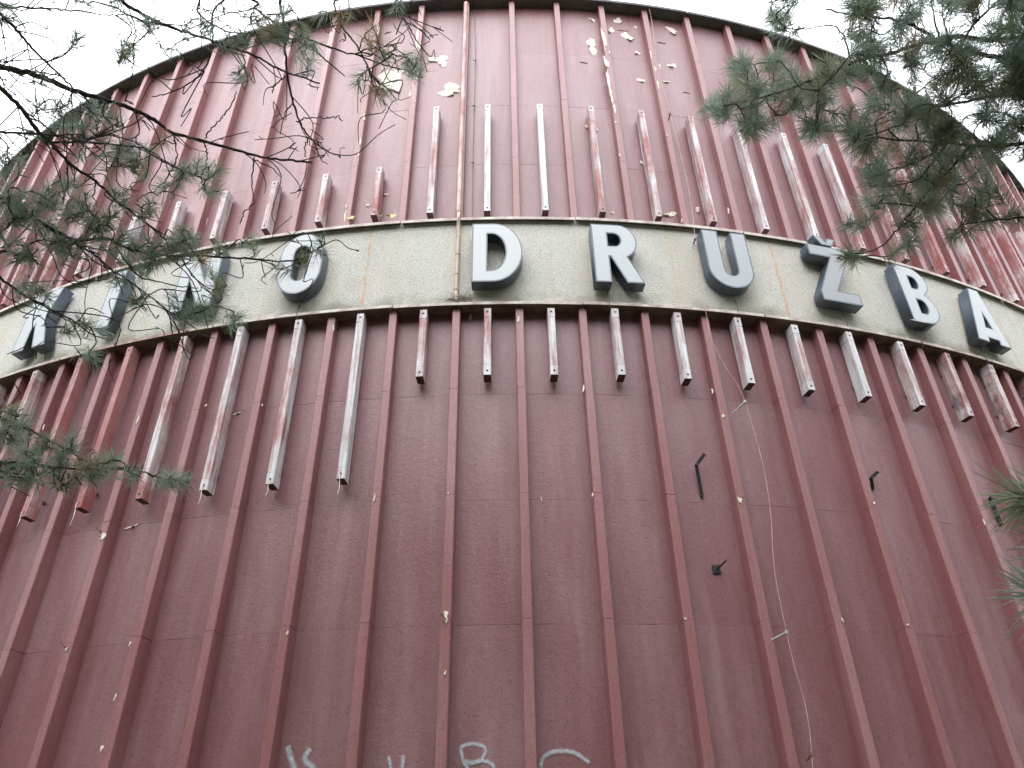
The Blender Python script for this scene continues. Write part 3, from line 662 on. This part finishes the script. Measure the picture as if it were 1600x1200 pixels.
# ------------------------------------------------------------------ pines
class Pine:
    def __init__(s, name, label, base, top, r0, seed):
        s.rnd = random.Random(seed); s.base = Vector(base); s.root = empty(name, base); tag(s.root, label, 'tree', 'pines in front of the building')
        s.tw = MB(); s.nv = []; s.nf = []; s.mi = []; s.nodes = []      # nodes: (point, tangent) to grow twigs from
        h = top; pts = [Vector(base) + Vector((.10*math.sin(i*1.3), .08*math.cos(i*.9)-.08, h*i/14)) for i in range(15)]; s.trunk = pts
        m = MB(); m.tube(pts, [r0*(1 - .9*i/14)**.8 + .01 for i in range(15)], 12); m.world('trunk', M_TRUNK, s.root, smooth=True)
    def branch(s, px, r0, r1, trunk_z=None, wig=.006, keep=True):
        """px: (x, y, distance) along the ray of a photo pixel; starts from the trunk when trunk_z is given"""
        P3 = [at(x, y, d) for x, y, d in px]
        if trunk_z is not None:
            q = min(s.trunk, key=lambda p: abs(p.z-trunk_z)); P3 = [q, q.lerp(P3[0], .55) + Vector((0, 0, .05))] + P3
        L2 = smooth_line(P3, 7); n = len(L2)
        L2 = [p + Vector([s.rnd.gauss(0, wig*.25) for _ in range(3)])*(1 if 0 < i < n-1 else 0) for i, p in enumerate(L2)]
        rad = [r0 + (r1-r0)*i/(n-1) for i in range(n)]
        rad = [r*s.rnd.uniform(.9, 1.12) for r in rad]
        bm_ = MB(); bm_.tube(L2, rad, 7 if r0 > .008 else 5); bm_.world('branch', M_BARK, s.root, smooth=True)
        if keep:
            for i in range(1, n): s.nodes.append((L2[i], (L2[i]-L2[i-1]).normalized(), rad[i]))
        return L2
    def twig(s, a, b, tan, r=.0034, bend=.25):
        L = (b-a).length; d = (b-a)
        m1 = a + d*.35 + tan*L*.18 + Vector([s.rnd.gauss(0, bend*L*.3) for _ in range(3)]); m2 = a + d*.72 + Vector([s.rnd.gauss(0, bend*L*.22) for _ in range(3)]) + Vector((0, 0, -.05*L))
        q = smooth_line([a, m1, m2, b], 4); n = len(q)
        s.tw.tube(q, [r + (.0017-r)*i/(n-1) for i in range(n)], 4)
        for i in range(2, n): s.nodes.append((q[i], (q[i]-q[i-1]).normalized(), .002))
        for _ in range(s.rnd.randint(0, 2)):                     # spur or cone stub
            i = s.rnd.randint(2, n-2); p = q[i]; e = p + Vector([s.rnd.gauss(0, 1) for _ in range(3)]).normalized()*s.rnd.uniform(.015, .05); s.tw.tube([p, p.lerp(e, .6), e], [.002, .0022, .0012], 3)
        return (q[-1]-q[-3]).normalized()
    def tuft(s, c, ax, n=100, ln=.085, m=0, spread=1.0, run=.07):
        r = s.rnd; ax = ax.normalized(); o1 = ax.orthogonal().normalized(); o2 = ax.cross(o1)
        for i in range(n):
            t = r.random(); ph = r.uniform(0, 2*PI); an = math.radians(r.uniform(18, 68) + 22*(1-t))*spread
            d = ax*math.cos(an) + (o1*math.cos(ph) + o2*math.sin(ph))*math.sin(an)
            p = c - ax*run*(1-t); l = ln*r.uniform(.7, 1.12); w = r.uniform(.0007, .0012)
            sv = d.cross(Vector([r.gauss(0, 1) for _ in range(3)])).normalized()*w; sag = Vector((0, 0, -.10*l*r.random()))
            k = len(s.nv); e = p + d*l + sag*1.6; md = p + d*l*.55 + sag*.4
            s.nv += [p-sv, p+sv, md+sv*.95, md-sv*.95, e]; s.nf += [(k, k+1, k+2, k+3), (k+3, k+2, k+4)]; s.mi += [m, m]
    def shoot(s, x, y, d, n=100, ln=.085, m=None, maxr=.6, dirpx=None):
        """a tuft at the pixel's ray, joined to the nearest wood by a twig"""
        c = at(x, y, d)
        if m is None: m = s.rnd.choices((0, 1, 2), (.72, .22, .06))[0]
        p, t, rr = min(s.nodes, key=lambda q: (q[0]-c).length_squared)
        if (p-c).length > maxr: p = p
        ax = s.twig(p, c, t, .0022 + min(.004, (p-c).length*.008)) if (p-c).length > .02 else t
        if dirpx: ax = (at(x+dirpx[0], y+dirpx[1], d) - c).normalized()*.7 + ax*.3
        s.tuft(c, ax + Vector((0, 0, .25)), n, ln, m)
    def finish(s):
        s.tw.world('twigs', M_BARK, s.root)['kind'] = 'stuff'
        o = obj('needles', s.nv, s.nf, [M_NEED, M_NEED2, M_DEAD], s.root, mi=s.mi); o['kind'] = 'stuff'

D0 = 3.5
L = Pine('pine_tree', 'pine on the left whose bare twigs and loose tufts hang across the letters', (-3.05, 1.55, 0), 9.5, .15, 4)
def LB(px, r0, r1, tz=None, d=D0, slope=0.0): return L.branch([(x, y, d + slope*i) for i, (x, y) in enumerate(px)], r0, r1, tz)
LB([(-40, 92), (0, 104), (60, 118), (110, 140), (155, 153), (200, 167), (240, 187), (270, 207), (320, 221), (400, 243), (450, 250), (488, 254)], .0125, .004, 4.2, 3.45)
LB([(-40, 95), (0, 136), (34, 170), (62, 208), (78, 222), (110, 257), (150, 284), (190, 320), (225, 346), (258, 374)], .010, .0028, 4.1, 3.3)
LB([(-30, 206), (0, 207), (60, 209), (125, 217), (160, 212), (205, 195), (230, 178)], .006, .002, 4.0, 3.35)
LB([(78, 222), (130, 222), (190, 227), (225, 232), (250, 250), (290, 268)], .0045, .002, None, 3.32)
LB([(-30, -10), (0, 20), (30, 52), (60, 85), (105, 128), (115, 140)], .008, .003, 5.0, 3.5)
LB([(-30, 8), (0, 11), (60, 12), (110, 16), (165, 23), (195, 22)], .006, .002, 5.0, 3.6)
LB([(150, -40), (185, -2), (215, 18), (260, 40), (300, 53), (345, 68), (400, 88), (440, 110), (500, 130)], .0095, .003, 5.4, 3.5)
LB([(280, -30), (310, 20), (345, 45), (375, 52), (430, 55)], .006, .002, 5.6, 3.6)
LB([(330, -30), (331, 20), (333, 60), (328, 90), (310, 120), (270, 143), (237, 151)], .005, .002, 5.6, 3.5)
LB([(430, -40), (437, 0), (444, 40), (447, 100), (457, 155), (470, 193), (490, 220), (515, 238), (530, 243)], .0075, .0025, 5.8, 3.55)
LB([(515, -30), (521, 5), (533, 38), (558, 72), (575, 105), (590, 127), (600, 135)], .0060, .002, 5.8, 3.6)
LB([(370, -10), (400, 14), (440, 42), (500, 68), (548, 84), (570, 78), (600, 72), (628, 66)], .0062, .0022, 5.6, 3.6)
LB([(555, 85), (600, 101), (640, 112), (655, 122)], .0035, .002, None, 3.6)
LB([(600, -30), (617, 5), (635, 35), (650, 62), (668, 86)], .0045, .002, 5.8, 3.65)
LB([(-40, 400), (0, 435), (40, 463), (72, 480), (112, 500), (140, 520), (165, 530)], .0065, .002, 3.2, 3.2)
LB([(-40, 300), (20, 320), (60, 345), (85, 360), (120, 375), (165, 372), (200, 388), (250, 398), (330, 401), (390, 404), (430, 408), (462, 406), (490, 392), (508, 380)], .0082, .0024, 3.5, 3.25)
LB([(108, 374), (150, 400), (178, 425), (210, 445), (262, 485), (290, 495)], .0045, .002, None, 3.25)
LB([(180, 385), (215, 430), (250, 440), (280, 448), (310, 450)], .0035, .0018, None, 3.25)
LB([(285, 405), (300, 430), (325, 450), (345, 452)], .003, .0018, None, 3.25)
LB([(-40, 628), (0, 652), (40, 668), (70, 685), (105, 703), (135, 722), (155, 735)], .0055, .002, 2.9, 3.05)
LB([(-40, 720), (0, 722), (50, 726), (110, 732), (185, 733), (222, 737), (250, 746), (270, 752)], .0058, .002, 2.8, 3.0)
LB([(-40, 730), (0, 735), (30, 742), (60, 740)], .0035, .002, 2.8, 3.0)
# tufts seen in the photograph (x, y) with a jittered distance
LT = [(500, 372), (505, 395), (476, 398), (430, 420), (345, 385), (358, 388), (330, 300), (340, 296), (395, 385), (392, 370), (290, 262), (275, 265), (190, 235), (205, 225), (235, 235), (255, 230), (180, 250), (215, 262), (225, 275),
      (330, 272), (345, 265), (312, 255), (240, 320), (232, 315), (150, 345), (160, 352), (170, 342), (140, 355), (150, 372), (130, 322), (60, 335), (30, 330), (20, 345), (45, 340), (10, 300), (15, 290), (5, 320), (85, 360), (95, 372), (75, 345), (70, 375), (95, 395),
      (120, 400), (110, 385), (180, 400), (200, 410), (195, 440), (215, 470), (225, 460), (210, 385), (290, 370), (300, 385), (280, 375), (285, 360), (270, 385), (305, 490), (320, 495), (335, 480), (300, 480), (375, 495), (365, 500), (340, 440), (350, 450), (330, 425), (318, 410),
      (50, 460), (60, 450), (30, 445), (80, 470), (135, 505), (120, 500), (160, 515), (110, 520), (150, 560), (140, 548), (130, 300), (120, 312), (70, 300), (100, 290), (40, 400), (20, 395), (60, 410), (0, 370), (180, 330), (50, 300),
      (30, 245), (18, 250), (8, 262), (60, 165), (65, 130), (120, 60), (118, 55), (200, 85), (195, 92), (205, 75), (190, 80), (150, 165), (160, 175), (155, 205), (170, 190), (180, 180), (140, 180), (230, 40), (245, 35), (15, 10), (10, 25), (28, 28), (170, 5), (185, 15), (120, 2), (300, 30), (312, 38), (330, 48), (290, 60),
      (355, 60), (385, 65), (375, 48), (400, 35), (420, 20), (455, 15), (470, 50), (455, 60), (480, 75), (485, 100), (440, 15), (430, 60), (372, 118), (370, 125), (535, 32), (545, 25), (600, 85), (608, 80), (645, 105), (640, 112), (652, 98), (638, 95), (660, 110), (560, 130), (555, 125), (600, 145), (592, 150), (580, 40), (572, 58), (500, 20), (620, 15),
      (130, 215), (110, 200), (85, 190), (48, 205), (125, 245), (165, 265), (110, 160), (380, 20), (350, 15), (260, 75), (275, 290), (250, 300), (200, 300), (195, 318), (175, 298), (100, 330), (85, 320), (215, 345), (222, 400), (250, 405), (245, 385), (232, 372),
      (20, 640), (15, 655), (5, 670), (35, 665), (60, 700), (55, 715), (30, 725), (20, 730), (75, 690), (110, 695), (115, 685), (90, 720), (95, 730), (130, 735), (145, 745), (140, 725), (170, 715), (175, 720), (182, 712), (205, 745), (210, 738), (255, 748), (265, 742), (285, 748), (295, 752), (50, 745), (60, 752), (100, 758), (140, 750), (8, 745), (70, 735)]
for cx_, cy_, n_t, sx_, sy_ in ((40, 345, 12, 40, 40), (110, 345, 12, 50, 35), (165, 370, 10, 40, 30), (240, 395, 8, 40, 30), (300, 380, 8, 35, 25), (60, 300, 8, 50, 20), (205, 240, 8, 50, 25), (330, 270, 6, 25, 12), (215, 450, 8, 50, 30), (310, 480, 6, 30, 14), (420, 45, 8, 50, 30), (20, 680, 8, 25, 30), (120, 725, 8, 50, 20), (470, 80, 6, 30, 22), (100, 190, 6, 40, 25)):
    for _ in range((n_t+1)//2): LT.append((cx_ + random.gauss(0, sx_*.6), cy_ + random.gauss(0, sy_*.6)))
rl = random.Random(9)
DEADT = {(535, 32), (572, 58), (580, 40), (592, 150), (140, 725), (200, 300)}
for x, y in LT:
    d = (3.0 if y > 600 else (3.25 if y > 290 else 3.45)) + rl.uniform(-.16, .16)
    m = 2 if (x, y) in DEADT else rl.choices((0, 1, 2), (.78, .19, .03))[0]
    L.shoot(x + rl.uniform(-3, 3), y + rl.uniform(-3, 3), d, rl.randint(50, 85), rl.uniform(.062, .088), m)
# bare, curling dead twigs
base_nodes = [q for q in L.nodes if q[2] > .0021]
for i in range(290):
    p, t, rr = rl.choice(base_nodes); ln = rl.uniform(.06, .32)*(1 if p.z > 3.2 else .35)
    e = p + (Vector([rl.gauss(0, 1) for _ in range(3)]) + t*.8 + Vector((0, 0, -.6))).normalized()*ln; L.twig(p, e, t, .0023, .55)
for x0, y0, x1, y1 in ((208, 163, 195, 158), (195, 158, 208, 100), (208, 100, 213, 50), (318, 220, 322, 260), (322, 260, 316, 288), (270, 207, 277, 245), (277, 245, 240, 300), (240, 300, 215, 315), (320, 216, 350, 180), (350, 180, 369, 142), (397, 245, 395, 320), (395, 320, 375, 350), (448, 120, 425, 145), (458, 160, 438, 210), (462, 190, 510, 185), (510, 185, 535, 188), (482, 215, 478, 245), (395, 250, 440, 278), (560, 80, 588, 40), (655, 45, 672, 62), (125, 160, 135, 255), (150, 284, 150, 320), (105, 262, 98, 310)):
    L.branch([(x0, y0, 3.46), ((x0+x1)/2 + rl.uniform(-5, 5), (y0+y1)/2 + rl.uniform(-5, 5), 3.44), (x1, y1, 3.47)], .0030, .0020, None, .01)
for i in range(60):                                        # crown outside the picture
    z = rl.uniform(3.5, 9.5); q = min(L.trunk, key=lambda p: abs(p.z-z)); a = rl.uniform(PI*.55, PI*1.5); ln = rl.uniform(.7, 1.7)*(1.15-z/12)
    e = q + Vector((math.cos(a)*ln, math.sin(a)*ln, rl.uniform(-.1, .4))); pts = smooth_line([q, q.lerp(e, .5) + Vector((0, 0, .12)), e], 4); bm_ = MB(); bm_.tube(pts, [.014*(1-i/len(pts))+.003 for i in range(len(pts))], 5); bm_.world('branch', M_BARK, L.root, smooth=True)
    for k in range(6):
        c = q.lerp(e, rl.uniform(.4, 1)) + Vector([rl.gauss(0, .16) for _ in range(3)]); L.tuft(c, c-q, 60, .08, rl.choice((0, 0, 1)))
L.finish()

Rr = Pine('pine_tree', 'dense dark green pine crowding the upper right corner', (3.25, 1.35, 0), 9.5, .17, 8)
def RB(px, r0, r1, tz=None, d=3.6): return Rr.branch([(x, y, d) for x, y in px], r0, r1, tz)
RB([(1640, 98), (1600, 92), (1545, 87), (1500, 76), (1470, 66), (1440, 47), (1410, 33), (1370, 27), (1330, 22), (1290, 15)], .012, .003, 4.4, 3.7)
RB([(1640, 40), (1560, 62), (1480, 58), (1400, 82), (1370, 88), (1330, 100), (1280, 121), (1235, 138), (1200, 150), (1150, 160), (1112, 172)], .011, .003, 4.6, 3.6)
RB([(1640, 222), (1600, 225), (1555, 228), (1515, 228), (1480, 222), (1405, 219), (1370, 215), (1335, 210)], .0095, .0028, 4.0, 3.5)
RB([(1650, 330), (1590, 340), (1540, 345), (1500, 352)], .006, .002, 3.6, 3.4)
RB([(1640, 140), (1560, 150), (1500, 160), (1440, 172), (1400, 185), (1350, 200), (1300, 205)], .009, .0025, 4.2, 3.8)
RB([(1515, 228), (1480, 270), (1450, 300), (1420, 335), (1395, 368), (1372, 388), (1345, 396)], .0055, .002, None, 3.45)
RB([(1480, 224), (1450, 262), (1435, 280), (1400, 290), (1360, 292)], .005, .002, None, 3.5)
RB([(1500, 76), (1520, 40), (1560, 0), (1580, -30)], .006, .003, None, 3.7)
RB([(1470, 66), (1460, 30), (1455, -10)], .005, .002, None, 3.7)
RB([(1235, 138), (1245, 150), (1258, 175), (1262, 195)], .003, .002, None, 3.58)
RB([(1280, 121), (1278, 150), (1285, 170)], .003, .002, None, 3.58)
RB([(1330, 100), (1320, 60), (1300, 40), (1260, 45), (1210, 45)], .004, .002, None, 3.6)
RB([(1200, 150), (1180, 170), (1170, 200), (1160, 215)], .003, .002, None, 3.56)
RB([(1640, -20), (1560, -8), (1450, -5), (1350, -10), (1250, -8), (1200, 5)], .009, .0025, 5.0, 3.9)
rr_ = random.Random(15)
POLY = [(1185, -40), (1195, 20), (1225, 50), (1262, 22), (1300, 30), (1330, 60), (1325, 105), (1260, 105), (1235, 95), (1190, 85), (1145, 95), (1135, 130), (1105, 160), (1110, 185), (1150, 205), (1190, 200), (1235, 180), (1250, 215), (1280, 210), (1300, 225), (1330, 235), (1360, 262), (1345, 290), (1320, 300), (1350, 320), (1385, 330), (1420, 355), (1470, 335), (1500, 335), (1545, 335), (1560, 300), (1545, 260), (1600, 200), (1700, 150), (1800, -40)]
HOLES = [(1262, 25, 34), (1300, 75, 20), (1275, 60, 26), (1225, 70, 22), (1375, 40, 22), (1392, 20, 15), (1450, 45, 16), (1475, 25, 20), (1405, 122, 12), (1540, 100, 18), (1500, 155, 14), (1515, 205, 18), (1580, 205, 16), (1590, 275, 34), (1560, 20, 8), (1425, 75, 10), (1320, 140, 10), (1575, 150, 10)]
def inside(x, y):
    c = False; n = len(POLY)
    for i in range(n):
        x0, y0 = POLY[i]; x1, y1 = POLY[(i+1) % n]
        if (y0 > y) != (y1 > y) and x < (x1-x0)*(y-y0)/(y1-y0)+x0: c = not c
    return c
cnt = 0
while cnt < 450:
    x, y = rr_.uniform(1100, 1680), rr_.uniform(-35, 360)
    if not inside(x, y) or any(math.hypot(x-a, y-b) < r+2 for a, b, r in HOLES): continue
    if x < 1330 and rr_.random() < .25: continue
    cnt += 1
    Rr.shoot(x, y, 3.6 + rr_.uniform(-.35, .45), rr_.randint(70, 105), rr_.uniform(.078, .105))
for x, y in ((1320, 400), (1335, 405), (1328, 395), (1352, 345), (1330, 348), (1322, 352), (1400, 392), (1420, 385), (1495, 365), (1485, 372), (1535, 350), (1550, 345), (1430, 375), (1590, 230), (1595, 250), (1588, 330), (1592, 345), (1215, 30), (1205, 35), (1245, 45), (1115, 172), (1110, 160), (1155, 100), (1165, 95), (1258, 190), (1262, 200), (1180, 205), (1168, 210), (1222, 178), (1215, 45), (1230, 20), (1140, 105), (1150, 108), (1125, 180), (1270, 160), (1290, 95), (1300, 110), (1215, 95)):
    Rr.shoot(x, y, 3.55 + rr_.uniform(-.1, .1), rr_.randint(80, 115), rr_.uniform(.07, .09), rr_.choice((0, 0, 1)))
for _ in range(24):
    Rr.shoot(rr_.uniform(1525, 1660), rr_.uniform(85, 225), 3.6 + rr_.uniform(-.25, .5), rr_.randint(80, 120), rr_.uniform(.075, .1))
for _ in range(26): Rr.shoot(rr_.uniform(1640, 1900), rr_.uniform(-150, 380), 3.5 + rr_.uniform(-.5, .5), 80, .09)
# low branch reaching in at the right edge, close to the camera
ND = 1.35
Rr.branch([(1760, 800, 1.7), (1700, 800, 1.5), (1650, 790, 1.4), (1610, 778, ND), (1588, 770, ND)], .006, .003, 2.3, .006)
Rr.branch([(1760, 880, 1.6), (1700, 910, 1.4), (1655, 920, 1.3), (1612, 925, 1.25)], .006, .003, 2.2, .006)
for x, y, d, dx, dy, n in ((1585, 772, ND, -40, -5, 110), (1598, 780, ND, -20, 25, 100), (1612, 770, ND, -30, -30, 90), (1608, 925, 1.22, -60, -5, 100), (1618, 935, 1.22, -40, 50, 90), (1640, 930, 1.25, 0, 40, 80), (1650, 780, ND, 0, -30, 80)):
    Rr.shoot(x, y, d, n, .078, 1 if y < 800 else 0, dirpx=(dx, dy))
for _ in range(22):                                        # the rest of the low branches, outside the picture
    x_ = rr_.uniform(1655, 1990); Rr.shoot(x_, 800 + (x_-1650)*.02 + rr_.uniform(-45, 45) if rr_.random() < .5 else 915 + rr_.uniform(-45, 45), 1.4 + (x_-1650)*.0016 + rr_.uniform(-.12, .12), 80, .078)
for i in range(70):
    z = rr_.uniform(3.5, 9.5); q = min(Rr.trunk, key=lambda p: abs(p.z-z)); a = rr_.uniform(-PI*.5, PI*.45); ln = rr_.uniform(.7, 1.7)*(1.15-z/12)
    e = q + Vector((math.cos(a)*ln, math.sin(a)*ln, rr_.uniform(-.1, .4))); pts = smooth_line([q, q.lerp(e, .5) + Vector((0, 0, .12)), e], 4); bm_ = MB(); bm_.tube(pts, [.014*(1-i/len(pts))+.003 for i in range(len(pts))], 5); bm_.world('branch', M_BARK, Rr.root, smooth=True)
    for k in range(7):
        c = q.lerp(e, rr_.uniform(.4, 1)) + Vector([rr_.gauss(0, .16) for _ in range(3)]); Rr.tuft(c, c-q, 70, .09, rr_.choice((0, 0, 1)))
Rr.finish()
